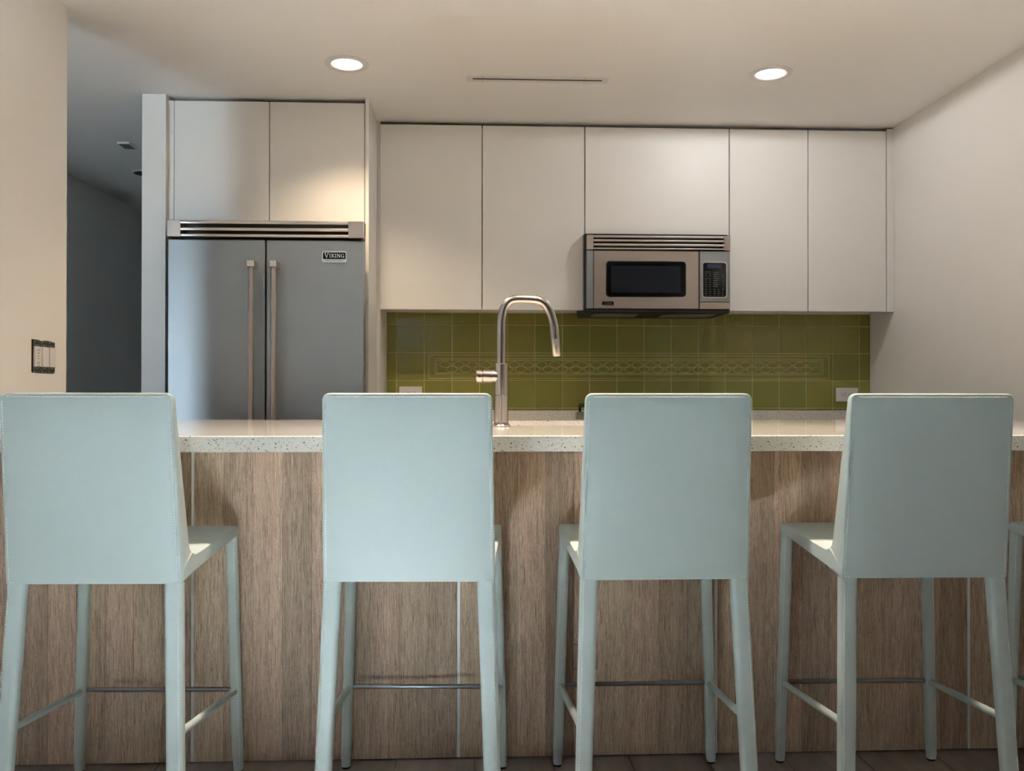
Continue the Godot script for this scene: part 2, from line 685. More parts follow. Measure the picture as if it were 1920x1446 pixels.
# ---------------------------------------------------------------- island
func _island() -> void:
	var root := thing("kitchen_island", "island base clad in upright grey-brown oak boards behind the stools", "island")
	var st := new_st()
	box(st, P(-1.46, 0.0, DP + 0.014), P(2.23, YB, DP + 0.034))
	box(st, P(-1.46, 0.0, 3.26), P(2.23, YB, 3.285))
	box(st, P(-1.46, 0.0, DP + 0.034), P(-1.44, YB, 3.26))
	box(st, P(2.21, 0.0, DP + 0.034), P(2.23, YB, 3.26))
	box(st, P(-1.44, 0.0, DP + 0.034), P(2.21, 0.06, 3.26))
	obj("carcass", st, M.wood[4], root)
	var strips := [-0.7703, -0.0454, 0.6739, 1.3979]
	var bounds := [-1.46] + strips + [2.23]
	var k := 0
	for i in bounds.size() - 1:
		var a: float = bounds[i] + (0.0044 if i > 0 else 0.0)
		var b: float = bounds[i + 1] - (0.0044 if i < bounds.size() - 2 else 0.0)
		var n := int(round((b - a) / 0.0805))
		for j in n:
			var x0 := lerpf(a, b, float(j) / n)
			var x1 := lerpf(a, b, float(j + 1) / n)
			st = new_st()
			box(st, P(x0 + 0.00025, 0.004, DP + 0.014), P(x1 - 0.00025, YB - 0.001, DP + rng.randf() * 0.0004), 0.0005)
			obj("board", st, M.wood[(k * 7 + k / 3) % 6], root)
			k += 1
	for x in strips:
		st = new_st()
		box(st, P(x - 0.0041, 0.004, DP + 0.014), P(x + 0.0041, YB - 0.001, DP + 0.0015), 0.0006)
		var s := obj("trim_strip", st, M.aluminium, root)
		s.set_meta("label", "bright aluminium inlay strip")
	# flush wooden outlet cover
	st = new_st()
	ring_plate(st, P(0.3054, 0.278, DP), Vector3.RIGHT, Vector3.UP, round_rect(0.0685, 0.0705, 0.003), round_rect(0.0665, 0.0685, 0.003), 0.0006)
	obj("cover_rim", st, M.black, root)
	st = new_st()
	plate(st, P(0.3054, 0.278, DP), Vector3.RIGHT, Vector3.UP, round_rect(0.0665, 0.0685, 0.003), 0.0012, 0.0004)
	obj("outlet_cover", st, M.wood[3], root)

	# counter slab with the sink opening
	st = new_st()
	var cen := Vector2(0.081, 2.966)
	var hx := 0.375
	var hd := 0.232
	var lo := Vector2(-1.47, DN)
	var hi := Vector2(2.235, DFAR)
	var angles := []
	for q in 96:
		angles.append(TAU * q / 96.0)
	for c in [Vector2(lo.x, lo.y), Vector2(hi.x, lo.y), Vector2(hi.x, hi.y), Vector2(lo.x, hi.y)]:
		angles.append(fposmod((c - cen).angle(), TAU))
	angles.sort()
	var inner := []
	var outer := []
	for a in angles:
		var dir := Vector2(cos(a), sin(a))
		var e := pow(pow(absf(dir.x) / hx, 9.0) + pow(absf(dir.y) / hd, 9.0), -1.0 / 9.0)
		inner.append(cen + dir * e)
		var tx: float = INF if absf(dir.x) < 1e-6 else ((hi.x if dir.x > 0 else lo.x) - cen.x) / dir.x
		var ty: float = INF if absf(dir.y) < 1e-6 else ((hi.y if dir.y > 0 else lo.y) - cen.y) / dir.y
		outer.append(cen + dir * minf(tx, ty))
	var b := 0.0025
	var sq := func(p: Vector2, t: float) -> Vector2:
		return Vector2(clampf(p.x, lo.x + t, hi.x - t), clampf(p.y, lo.y + t, hi.y - t))
	st.set_smooth_group(-1)
	for i in angles.size():
		var j := (i + 1) % angles.size()
		var o0: Vector2 = outer[i]
		var o1: Vector2 = outer[j]
		var i0: Vector2 = inner[i]
		var i1: Vector2 = inner[j]
		var t0: Vector2 = sq.call(o0, b)
		var t1: Vector2 = sq.call(o1, b)
		quad(st, P(t0.x, YT, t0.y), P(t1.x, YT, t1.y), P(i1.x, YT, i1.y), P(i0.x, YT, i0.y), Vector3.UP)
		quad(st, P(t0.x, YB, t0.y), P(t1.x, YB, t1.y), P(i1.x, YB, i1.y), P(i0.x, YB, i0.y), Vector3.DOWN)
		var md := (o0 + o1) * 0.5 - cen
		var out := Vector3(0, 0, 0)
		if absf(o0.x - o1.x) < 1e-5:
			out = Vector3(signf(md.x), 0, 0)
		else:
			out = Vector3(0, 0, -signf(md.y))
		quad(st, P(o0.x, YT - b, o0.y), P(o1.x, YT - b, o1.y), P(o1.x, YB + b, o1.y), P(o0.x, YB + b, o0.y), out)
		quad(st, P(o0.x, YT - b, o0.y), P(o1.x, YT - b, o1.y), P(t1.x, YT, t1.y), P(t0.x, YT, t0.y), out + Vector3.UP)
		quad(st, P(o0.x, YB + b, o0.y), P(o1.x, YB + b, o1.y), P(t1.x, YB, t1.y), P(t0.x, YB, t0.y), out + Vector3.DOWN)
		quad(st, P(i0.x, YT, i0.y), P(i1.x, YT, i1.y), P(i1.x, YB, i1.y), P(i0.x, YB, i0.y), P(-(i0.x - cen.x), 0, -(i0.y - cen.y)))
	var top := obj("island_countertop", st, M.quartz)
	tag(top, "long polished speckled pale stone counter slab on the island", "countertop")


func _sink_and_faucet() -> void:
	var root := thing("sink", "undermount steel sink basin set in the island counter beside the faucet", "sink")
	var st := new_st()
	var cen := Vector2(0.081, 2.966)
	for shell in [0.0, 0.002]:
		var o := round_rect(0.756 + shell * 2, 0.470 + shell * 2, 0.04)
		var m := o.size()
		st.set_smooth_group(-1)
		var yb: float = 0.68 - shell
		for i in m:
			var p := cen + o[i]
			var q := cen + o[(i + 1) % m]
			var out := P(p.x - cen.x, 0, p.y - cen.y) * (1.0 if shell > 0.0 else -1.0)
			quad(st, P(p.x, YB, p.y), P(q.x, YB, q.y), P(q.x, yb, q.y), P(p.x, yb, p.y), out)
			tri(st, P(p.x, yb, p.y), P(q.x, yb, q.y), P(cen.x, yb, cen.y), Vector3.UP * (1.0 if shell == 0.0 else -1.0))
	obj("basin", st, M.steel_bright, root)
	st = new_st()
	lathe(st, P(cen.x, 0.680, cen.y), Vector3.UP, [Vector2(0.045, 0), Vector2(0.043, 0.003), Vector2(0.03, 0.002), Vector2(0.0, 0.001)], 24)
	obj("drain", st, M.chrome, root)

	var at := P(0.081, YT, 2.70)
	var f := thing("faucet", "tall brushed nickel pull-down faucet with a gooseneck spout on the island", "faucet", "", at)
	f.scale = Vector3.ONE * 1.093
	st = new_st()
	lathe(st, Vector3.ZERO, Vector3.UP, [Vector2(0.0, 0.0), Vector2(0.0262, 0.0), Vector2(0.0262, 0.0035), Vector2(0.0245, 0.0055), Vector2(0.0225, 0.006)], 40)
	obj("base_flange", st, M.nickel, f)
	st = new_st()
	lathe(st, Vector3.ZERO, Vector3.UP, [Vector2(0.0225, 0.005), Vector2(0.0205, 0.012), Vector2(0.0200, 0.0885), Vector2(0.0192, 0.0893), Vector2(0.0200, 0.0901), Vector2(0.0194, 0.1785), Vector2(0.0184, 0.1812), Vector2(0.0130, 0.182)], 40)
	obj("body", st, M.nickel, f)
	# gooseneck in the plane of the counter's length
	st = new_st()
	var path := [Vector3(0, 0.178, 0), Vector3(0, 0.24, 0), Vector3(0, 0.285, 0)]
	var bez := func(a: Vector2, b: Vector2, c: Vector2, d: Vector2, n: int) -> void:
		for k in range(1, n + 1):
			var t := float(k) / n
			var p := a.bezier_interpolate(b, c, d, t)
			path.append(Vector3(p.x, p.y, 0))
	bez.call(Vector2(0, 0.285), Vector2(0, 0.336), Vector2(0.010, 0.3640), Vector2(0.046, 0.3655), 12)
	bez.call(Vector2(0.046, 0.3655), Vector2(0.065, 0.3660), Vector2(0.080, 0.3655), Vector2(0.098, 0.3640), 4)
	bez.call(Vector2(0.098, 0.3640), Vector2(0.131, 0.3610), Vector2(0.145, 0.330), Vector2(0.152, 0.283), 14)
	tube(st, path, [0.0126], 24)
	obj("spout", st, M.nickel, f)
	st = new_st()
	tube(st, [Vector3(0.1515, 0.286, 0), Vector3(0.1522, 0.2805, 0), Vector3(0.1545, 0.255, 0), Vector3(0.1590, 0.205, 0), Vector3(0.1592, 0.2015, 0)], [0.0126, 0.0132, 0.0130, 0.0122, 0.0105], 24)
	var sp := obj("spray_head", st, M.nickel, f)
	st = new_st()
	tube(st, [Vector3(0.1567, 0.252, 0.0126), Vector3(0.1580, 0.230, 0.0122)], [0.004], 8)
	obj("spray_button", st, M.steel, sp)
	st = new_st()
	lathe(st, Vector3(0, 0.1435, 0), Vector3.LEFT, [Vector2(0.0172, 0.012), Vector2(0.0180, 0.026), Vector2(0.0180, 0.0525), Vector2(0.0165, 0.0535), Vector2(0.0, 0.0535)], 32)
	obj("valve_housing", st, M.nickel, f)
	st = new_st()
	lathe(st, Vector3(0, 0.1435, 0), Vector3.LEFT, [Vector2(0.0150, 0.0535), Vector2(0.0150, 0.0550), Vector2(0.0186, 0.0555), Vector2(0.0186, 0.0700), Vector2(0.0170, 0.0720), Vector2(0.0, 0.0720)], 32)
	var kn := obj("handle", st, M.nickel, f)
	st = new_st()
	lathe(st, Vector3(-0.0628, 0.1435, 0.0178), Vector3(0, 0, 1), [Vector2(0.0026, 0), Vector2(0.0026, 0.0014), Vector2(0, 0.0014)], 12)
	obj("set_screw", st, M.black, kn)


# ---------------------------------------------------------------- cabinets
func door_at(parent: Node, x0: float, x1: float, y0: float, y1: float, face: float) -> void:
	var st := new_st()
	box(st, P(x0, y0, face), P(x1, y1, face + 0.019), 0.0010)
	obj("door", st, M.lacquer, parent)


func _wall_cabinets() -> void:
	var yb := 1.4372
	var yt := 2.4040
	var box_y := 1.4620
	var sets := [
		["wall_cabinet", "double-door white wall cabinet next to the refrigerator panel", -0.4965, 0.5746, [-0.4967, 0.0316, 0.0372, 0.5718], yb],
		["wall_cabinet", "single-door white wall cabinet directly above the microwave", 0.5756, 1.3450, [0.5784, 1.3424], 1.836],
		["wall_cabinet", "double-door white wall cabinet between the microwave and right wall", 1.3460, 2.1966, [1.3485, 1.7680, 1.7732, 2.1945], yb],
	]
	for s in sets:
		var root := thing(s[0], s[1], "cabinet", "white handleless wall cabinets")
		var st := new_st()
		var low: float = box_y if s[5] < 1.5 else 1.842
		box(st, P(s[2], low, DU + 0.021), P(s[3], yt - 0.003, DB - 0.001))
		obj("body", st, M.lacquer, root)
		var xs: Array = s[4]
		for k in range(0, xs.size(), 2):
			door_at(root, xs[k], xs[k + 1], s[5], yt, DU)
	var st2 := new_st()
	box(st2, P(2.1995, yb, DU), P(XR - 0.0005, yt + 0.012, DU + 0.019), 0.0008)
	box(st2, P(2.1995, box_y, DU + 0.019), P(2.217, yt, DB - 0.001))
	var fil := obj("filler_panel", st2, M.lacquer)
	tag(fil, "narrow white filler strip closing the cabinets against the right wall", "panel")
	# recessed closure over the wall cabinets
	st2 = new_st()
	box(st2, P(-0.4965, yt - 0.002, DU + 0.16), P(XR - 0.001, YC - 0.0005, DU + 0.18))
	var cl := obj("top_closure", st2, M.lacquer)
	tag(cl, "recessed strip in the shadow gap between wall cabinets and ceiling", "trim")

	# cupboard over the refrigerator
	var root := thing("fridge_cabinet", "double-door white cabinet above the refrigerator", "cabinet")
	var st := new_st()
	box(st, P(-1.4735, 1.815, DC + 0.021), P(-0.5365, yt - 0.003, DB - 0.001))
	obj("body", st, M.lacquer, root)
	st = new_st()
	box(st, P(-1.4735, 1.800, DC + 0.002), P(-1.4450, yt, DC + 0.0195), 0.0008)
	obj("scribe_strip", st, M.lacquer, root)
	st = new_st()
	box(st, P(-1.4735, yt - 0.002, DC + 0.20), P(-0.5365, YC - 0.0005, DC + 0.22))
	obj("top_closure", st, M.lacquer, root)
	door_at(root, -1.4423, -0.9940, 1.803, yt, DC)
	door_at(root, -0.9900, -0.5370, 1.803, yt, DC)

	st = new_st()
	box(st, P(-0.5335, 0.0, DC - 0.004), P(-0.5150, YC - 0.001, DB - 0.001), 0.0008)
	box(st, P(-0.5150, 0.0, DU + 0.012), P(-0.4975, YC - 0.001, DB - 0.001), 0.0004)
	var pn := obj("end_panel", st, M.lacquer)
	tag(pn, "tall white end panel standing at the right side of the refrigerator", "panel")


func _refrigerator() -> void:
	var root := thing("refrigerator", "wide stainless steel refrigerator with two tall bar-handled doors", "refrigerator")
	var xa := -1.4097
	var xb := -0.5138 - 0.022
	xb = -0.5155
	var st := new_st()
	box(st, P(xa + 0.004, 0.02, DF + 0.055), P(-0.5360, 1.7946, DB - 0.02), 0.002)
	obj("body", st, M.black, root)
	st = new_st()
	box(st, P(xa + 0.05, 0.0, DF + 0.09), P(-0.58, 0.02, DB - 0.06))
	obj("plinth", st, M.black, root)
	# doors
	var hx := [-1.0143, -0.9143]
	var k := 0
	for d in [[xa, -0.9697], [-0.9628, xb]]:
		st = new_st()
		box(st, P(d[0], 0.11, DF), P(d[1], 1.7085, DF + 0.05), 0.004)
		var dr := obj("door", st, M.steel, root)
		# handle: long round bar between two blocks
		var hd := DF - 0.072
		st = new_st()
		tube(st, [P(hx[k], 0.30, hd), P(hx[k], 1.588, hd)], [0.0122], 24)
		obj("handle_bar", st, M.steel_warm, dr)
		for y in [1.586, 0.302]:
			st = new_st()
			box(st, P(hx[k] - 0.0165, y - 0.016, hd - 0.0165), P(hx[k] + 0.0165, y + 0.016, DF + 0.0005), 0.003)
			obj("handle_block", st, M.steel_bright, dr)
		k += 1
	st = new_st()
	box(st, P(xa, 0.03, DF + 0.01), P(xb, 0.105, DF + 0.05), 0.003)
	obj("kick_plate", st, M.steel, root)
	# ventilation grille on top
	st = new_st()
	box(st, P(xa, 1.7185, DF + 0.03), P(xb, 1.7945, DF + 0.055))
	obj("grille_back", st, M.black, root)
	for e in [[xa, -1.3496], [-0.5865, xb]]:
		st = new_st()
		box(st, P(e[0], 1.7175, DF - 0.010), P(e[1], 1.7955, DF + 0.04), 0.002)
		obj("grille_end", st, M.steel_warm, root)
	for y in [[1.7185, 1.7330], [1.7465, 1.7625], [1.7775, 1.7955]]:
		st = new_st()
		var ym: float = (y[0] + y[1]) / 2
		var hh: float = (y[1] - y[0]) / 2
		var out := PackedVector2Array()
		for q in 9:
			var a := -PI / 2 + PI * q / 8
			out.append(Vector2(pow(maxf(cos(a), 0.001), 0.35) * 0.010, sin(a) * hh))
		out.append(Vector2(-0.012, hh))
		out.append(Vector2(-0.012, -hh))
		plate(st, P(-1.3498, ym, DF), Vector3(0, 0, 1), Vector3.UP, out, -0.7633)
		obj("grille_bar", st, M.steel_bright, root)
	# maker's badge
	var c := P(-0.6514, 1.6311, DF)
	var door := root.get_node("door_001")
	st = new_st()
	plate(st, c, Vector3.RIGHT, Vector3.UP, round_rect(0.1125, 0.0500, 0.008), 0.0030, 0.0008)
	var bd := obj("badge", st, M.badge_steel, door)
	bd.set_meta("label", "small silver and black name badge")
	st = new_st()
	plate(st, c + Vector3(0, 0.0055, 0.003), Vector3.RIGHT, Vector3.UP, round_rect(0.1035, 0.0305, 0.004), 0.0006)
	obj("badge_field", st, M.black_gloss, door)
	words("lettering", "V", 0.0215, 0.0205, M.letter, door, c + Vector3(-0.0355, 0.0058, 0.0040))
	words("lettering", "IKING", 0.0165, 0.0690, M.letter, door, c + Vector3(0.0115, 0.0048, 0.0040))
	words("lettering", "PROFESSIONAL", 0.0060, 0.0840, M.dark_letter, door, c + Vector3(0, -0.0165, 0.0034), false)


func _microwave() -> void:
	var D := 4.43
	var root := thing("microwave", "stainless steel over-the-range microwave oven under the middle wall cabinet", "microwave")
	var st := new_st()
	box(st, P(0.5660, 1.437, D + 0.035), P(1.3215, 1.832, DB - 0.002), 0.001)
	obj("body", st, M.black, root)
	# vent grille with steel ends
	st = new_st()
	box(st, P(0.5700, 1.7425, D + 0.022), P(1.3215, 1.8220, D + 0.036))
	obj("grille_back", st, M.black, root)
	for e in [[0.5735, 0.6085], [1.2904, 1.3245]]:
		st = new_st()
		box(st, P(e[0], 1.7430, D - 0.006), P(e[1], 1.8190, D + 0.034), 0.002)
		obj("grille_end", st, M.steel_warm, root)
	for q in 4:
		var y0: float = [1.7445, 1.7620, 1.7840, 1.8045][q]
		var y1: float = [1.7535, 1.7755, 1.7965, 1.8175][q]
		var hh := (y1 - y0) / 2
		var out := PackedVector2Array()
		for a in 7:
			var t := -PI / 2 + PI * a / 6
			out.append(Vector2(pow(maxf(cos(t), 0.001), 0.35) * 0.007, sin(t) * hh))
		out.append(Vector2(-0.018, hh))
		out.append(Vector2(-0.018, -hh))
		st = new_st()
		plate(st, P(0.6083, (y0 + y1) / 2, D), Vector3(0, 0, 1), Vector3.UP, out, -0.6823)
		obj("grille_bar", st, M.steel_bright, root)
	# door with its side stile and window
	st = new_st()
	box(st, P(0.5735, 1.4385, D), P(0.6085, 1.7400, D + 0.034), 0.002)
	obj("side_stile", st, M.steel, root)
	st = new_st()
	box(st, P(0.6105, 1.4385, D), P(1.1605, 1.7400, D + 0.034), 0.003)
	var dr := obj("door", st, M.steel_warm, root)
	var wc := P((0.6765 + 1.0902) / 2, (1.6833 + 1.5007) / 2, D)
	st = new_st()
	ring_plate(st, wc, Vector3.RIGHT, Vector3.UP, round_rect(0.4200, 0.1890, 0.020), round_rect(0.4120, 0.1810, 0.016), 0.0030)
	obj("window_bezel", st, M.chrome, dr)
	st = new_st()
	plate(st, wc, Vector3.RIGHT, Vector3.UP, round_rect(0.4120, 0.1810, 0.016), 0.0018)
	obj("window_border", st, M.black_gloss, dr)
	st = new_st()
	plate(st, wc + Vector3(-0.002, -0.001, 0.0018), Vector3.RIGHT, Vector3.UP, round_rect(0.3620, 0.1390, 0.004), 0.0006)
	obj("window_pane", st, M.oven_glass, dr)
	st = new_st()
	plate(st, P(0.6843, 1.4640, D), Vector3.RIGHT, Vector3.UP, round_rect(0.0624, 0.0245, 0.003), 0.0020, 0.0004)
	obj("badge", st, M.yoke, dr)
	st = new_st()
	plate(st, P(0.6843, 1.4662, D - 0.0020), Vector3.RIGHT, Vector3.UP, round_rect(0.0580, 0.0165, 0.002), 0.0005)
	obj("badge_field", st, M.black_gloss, dr)
	words("lettering", "VIKING", 0.0090, 0.0460, M.key_print, dr, P(0.6843, 1.4662, D - 0.0028))
	# control panel
	st = new_st()
	box(st, P(1.1640, 1.4760, D), P(1.3215, 1.7400, D + 0.034), 0.002)
	var cp := obj("control_panel", st, M.steel, root)
	st = new_st()
	box(st, P(1.1640, 1.4385, D), P(1.3215, 1.4745, D + 0.034), 0.002)
	obj("release_button", st, M.steel_warm, root)
	var cc := P((1.1783 + 1.3073) / 2 - 0.001, (1.6814 + 1.4991) / 2, D)
	st = new_st()
	ring_plate(st, cc, Vector3.RIGHT, Vector3.UP, round_rect(0.1330, 0.1890, 0.016), round_rect(0.1210, 0.1770, 0.012), 0.0030)
	obj("keypad_bezel", st, M.steel_bright, cp)
	st = new_st()
	plate(st, cc, Vector3.RIGHT, Vector3.UP, round_rect(0.1210, 0.1770, 0.012), 0.0016)
	obj("keypad", st, M.black_gloss, cp)
	st = new_st()
	plate(st, P(1.2413, 1.6625, D - 0.0016), Vector3.RIGHT, Vector3.UP, round_rect(0.0757, 0.0217, 0.001), 0.0005)
	obj("display", st, M.display, cp)
	st = new_st()
	var mark := func(x: float, y: float, w: float, h: float) -> void:
		box(st, P(x - w / 2, y - h / 2, D - 0.0016), P(x + w / 2, y + h / 2, D - 0.0020))
	for r in 4:
		for c in 5:
			mark.call(1.1965 + 0.0222 * c, 1.5395 - 0.0098 * r, rng.randf_range(0.004, 0.009), 0.0028)
	mark.call(1.2050, 1.6315, 0.034, 0.0022)
	mark.call(1.2050, 1.5990, 0.034, 0.0022)
	for r in 2:
		for c in 2:
			mark.call(1.1960 + 0.0210 * c, 1.6230 - 0.0115 * r, 0.009, 0.0030)
	for r in 4:
		for c in 2:
			mark.call(1.1960 + 0.0210 * c, 1.5900 - 0.0115 * r, 0.008, 0.0026)
	for r in 8:
		mark.call(1.2480 - (r % 3) * 0.002, 1.6300 - 0.0105 * r, 0.028 - (r % 3) * 0.005, 0.0030)
		mark.call(1.2890, 1.6180 - 0.0105 * r, 0.008, 0.0026)
	var mk := obj("keypad_print", st, M.key_print, cp)
	mk.set_meta("kind", "stuff")
	# underside tray with light lens and filters
	st = new_st()
	box(st, P(0.5690, 1.4180, D + 0.005), P(1.3235, 1.4370, DB - 0.010), 0.004)
	obj("base_tray", st, M.black, root)
	for x in [[0.62, 0.86], [1.00, 1.27]]:
		st = new_st()
		box(st, P(x[0], 1.4135, D + 0.07), P(x[1], 1.4182, D + 0.24), 0.002)
		obj("grease_filter", st, M.steel, root)


func _back_counter() -> void:
	var YK := 0.848
	var st := new_st()
	box(st, P(-0.4965, YK - 0.035, 4.155), P(0.5600, YK, DB - 0.001), 0.002)
	box(st, P(-0.4965, YK, DB - 0.021), P(0.5600, 0.9020, DB - 0.001), 0.0015)
	var a := obj("back_countertop", st, M.quartz)
	tag(a, "speckled stone back counter with upstand, left of the black range", "countertop")
	st = new_st()
	box(st, P(1.3260, YK - 0.035, 4.155), P(XR - 0.001, YK, DB - 0.001), 0.002)
	box(st, P(0.5605, YK, DB - 0.021), P(XR - 0.001, 0.9020, DB - 0.001), 0.0015)
	var b := obj("back_countertop", st, M.quartz)
	tag(b, "speckled stone back counter with upstand, right end against the white wall", "countertop")
	for s in [[-0.4965, 0.560, "left"], [1.326, XR - 0.001, "right"]]:
		var root := thing("base_cabinet", "low white base cabinet under the back counter at the %s of the range" % s[2], "cabinet", "white base cabinets")
		st = new_st()
		box(st, P(s[0], 0.1, 4.205), P(s[1], YK - 0.0355, DB - 0.001))
		obj("body", st, M.lacquer, root)
		st = new_st()
		box(st, P(s[0], 0.0, 4.26), P(s[1], 0.1, DB - 0.01))
		obj("plinth", st, M.plinth, root)
		var mid: float = (s[0] + s[1]) / 2
		door_at(root, s[0] + 0.002, mid - 0.0015, 0.102, YK - 0.045, 4.186)
		door_at(root, mid + 0.0015, s[1] - 0.002, 0.102, YK - 0.045, 4.186)
	# the range: only a corner of its black grate shows beside the third stool
	var r := thing("range", "steel gas range with black iron grates below the microwave", "range")
	st = new_st()
	box(st, P(0.5630, 0.02, 4.15), P(1.3230, 0.895, DB - 0.025), 0.003)
	obj("body", st, M.steel, r)
	st = new_st()
	box(st, P(0.60, 0.25, 4.125), P(1.286, 0.70, 4.15), 0.004)
	var od := obj("oven_door", st, M.steel, r)
	st = new_st()
	tube(st, [P(0.63, 0.66, 4.09), P(1.256, 0.66, 4.09)], [0.011], 16)
	box(st, P(0.64, 0.65, 4.09), P(0.66, 0.67, 4.126))
	box(st, P(1.226, 0.65, 4.09), P(1.246, 0.67, 4.126))
	obj("handle", st, M.steel_bright, od)
	for k in 5:
		st = new_st()
		lathe(st, P(0.67 + 0.137 * k, 0.80, 4.152), Vector3(0, 0, 1), [Vector2(0.024, 0), Vector2(0.022, 0.026), Vector2(0.019, 0.03), Vector2(0, 0.03)], 24)
		obj("knob", st, M.black, r)
	for k in 4:
		st = new_st()
		box(st, P(0.60 + 0.66 * (k % 2), 0.0, 4.2 + 0.5 * (k / 2)), P(0.626 + 0.66 * (k % 2), 0.02, 4.226 + 0.5 * (k / 2)))
		obj("foot", st, M.black, r)
	for side in 2:
		var x0 := 0.5660 + 0.379 * side
		var x1 := x0 + 0.374
		st = new_st()
		for d in [4.22, 4.47, 4.70]:
			box(st, P(x0, 0.925, d), P(x1, 0.943, d + 0.014), 0.003)
		for xx in [x0, (x0 + x1) / 2 - 0.007, x1 - 0.014]:
			box(st, P(xx, 0.925, 4.22), P(xx + 0.014, 0.943, 4.714), 0.003)
		for xx in [x0, x1 - 0.014]:
			for d in [4.22, 4.70]:
				box(st, P(xx, 0.8952, d), P(xx + 0.014, 0.93, d + 0.014), 0.003)
		for d in [4.345, 4.585]:
			for q in 8:
				var a2 := TAU * q / 8.0 + 0.39
				var cx := (x0 + x1) / 2
				tube(st, [P(cx + cos(a2) * 0.165 * (1.0 if absf(cos(a2)) > 0.5 else 0.6), 0.968, d + sin(a2) * 0.105), P(cx + cos(a2) * 0.045, 0.946, d + sin(a2) * 0.045)], [0.006], 6)
		obj("grate", st, M.iron, r)
	for q in 4:
		st = new_st()
		lathe(st, P(0.753 + 0.379 * (q % 2), 0.8952, 4.345 + 0.24 * (q / 2)), Vector3.UP, [Vector2(0.045, 0), Vector2(0.042, 0.018), Vector2(0, 0.02)], 24)
		obj("burner", st, M.iron, r)


# ---------------------------------------------------------------- stools
func smooth(a: float, b: float, x: float) -> float:
	var t := clampf((x - a) / (b - a), 0.0, 1.0)
	return t * t * (3.0 - 2.0 * t)


func leg_mesh(top: Vector3, foot: Vector3, wt: float, dt: float, wf: float, df: float) -> SurfaceTool:
	# upholstered leg: rounded section that tapers from top to foot
	var st := new_st()
	var n := 12
	var rings := []
	for i in n + 1:
		var t := float(i) / n
		var c := top.lerp(foot, t)
		var w := lerpf(wt, wf, t)
		var d := lerpf(dt, df, t)
		if i == n:
			w -= 0.004
			d -= 0.004
		var ring := []
		for p in round_rect(w, d, minf(w, d) * 0.36, 4):
			ring.append(c + Vector3(p.x, 0, p.y))
		rings.append([c, ring])
		if i == n - 1:
			pass
	st.set_smooth_group(1)
	var m: int = rings[0][1].size()
	for i in n:
		for k in m:
			var j := (k + 1) % m
			var A: Vector3 = rings[i][1][k]
			var B: Vector3 = rings[i][1][j]
			var C: Vector3 = rings[i + 1][1][j]
			var D: Vector3 = rings[i + 1][1][k]
			var out: Vector3 = (A + B) * 0.5 - rings[i][0]
			quad(st, A, B, C, D, out)
	st.set_smooth_group(-1)
	for e in [0, n]:
		for k in m:
			tri(st, rings[e][0], rings[e][1][k], rings[e][1][(k + 1) % m], Vector3.UP if e == 0 else Vector3.DOWN)
	return st


func dashes(st: SurfaceTool, a: Vector3, b: Vector3, nrm: Vector3, pitch := 0.0058) -> void:
	var t := (b - a).normalized()
	var s := nrm.cross(t).normalized()
	var n := int(a.distance_to(b) / pitch)
	st.set_smooth_group(-1)
	for i in n:
		var c := a.lerp(b, (i + 0.5) / n)
		var q := []
		for k in [[-1, -1], [1, -1], [1, 1], [-1, 1]]:
			q.append(c + t * (0.0021 * k[0]) + s * (0.0009 * k[1]))
		var peak := c + nrm * 0.0013
		var h0 := peak - t * 0.0012
		var h1 := peak + t * 0.0012
		quad(st, q[0], q[1], h1, h0, nrm - s)
		quad(st, q[3], q[2], h1, h0, nrm + s)
		tri(st, q[0], q[3], h0, nrm - t)
		tri(st, q[1], q[2], h1, nrm + t)


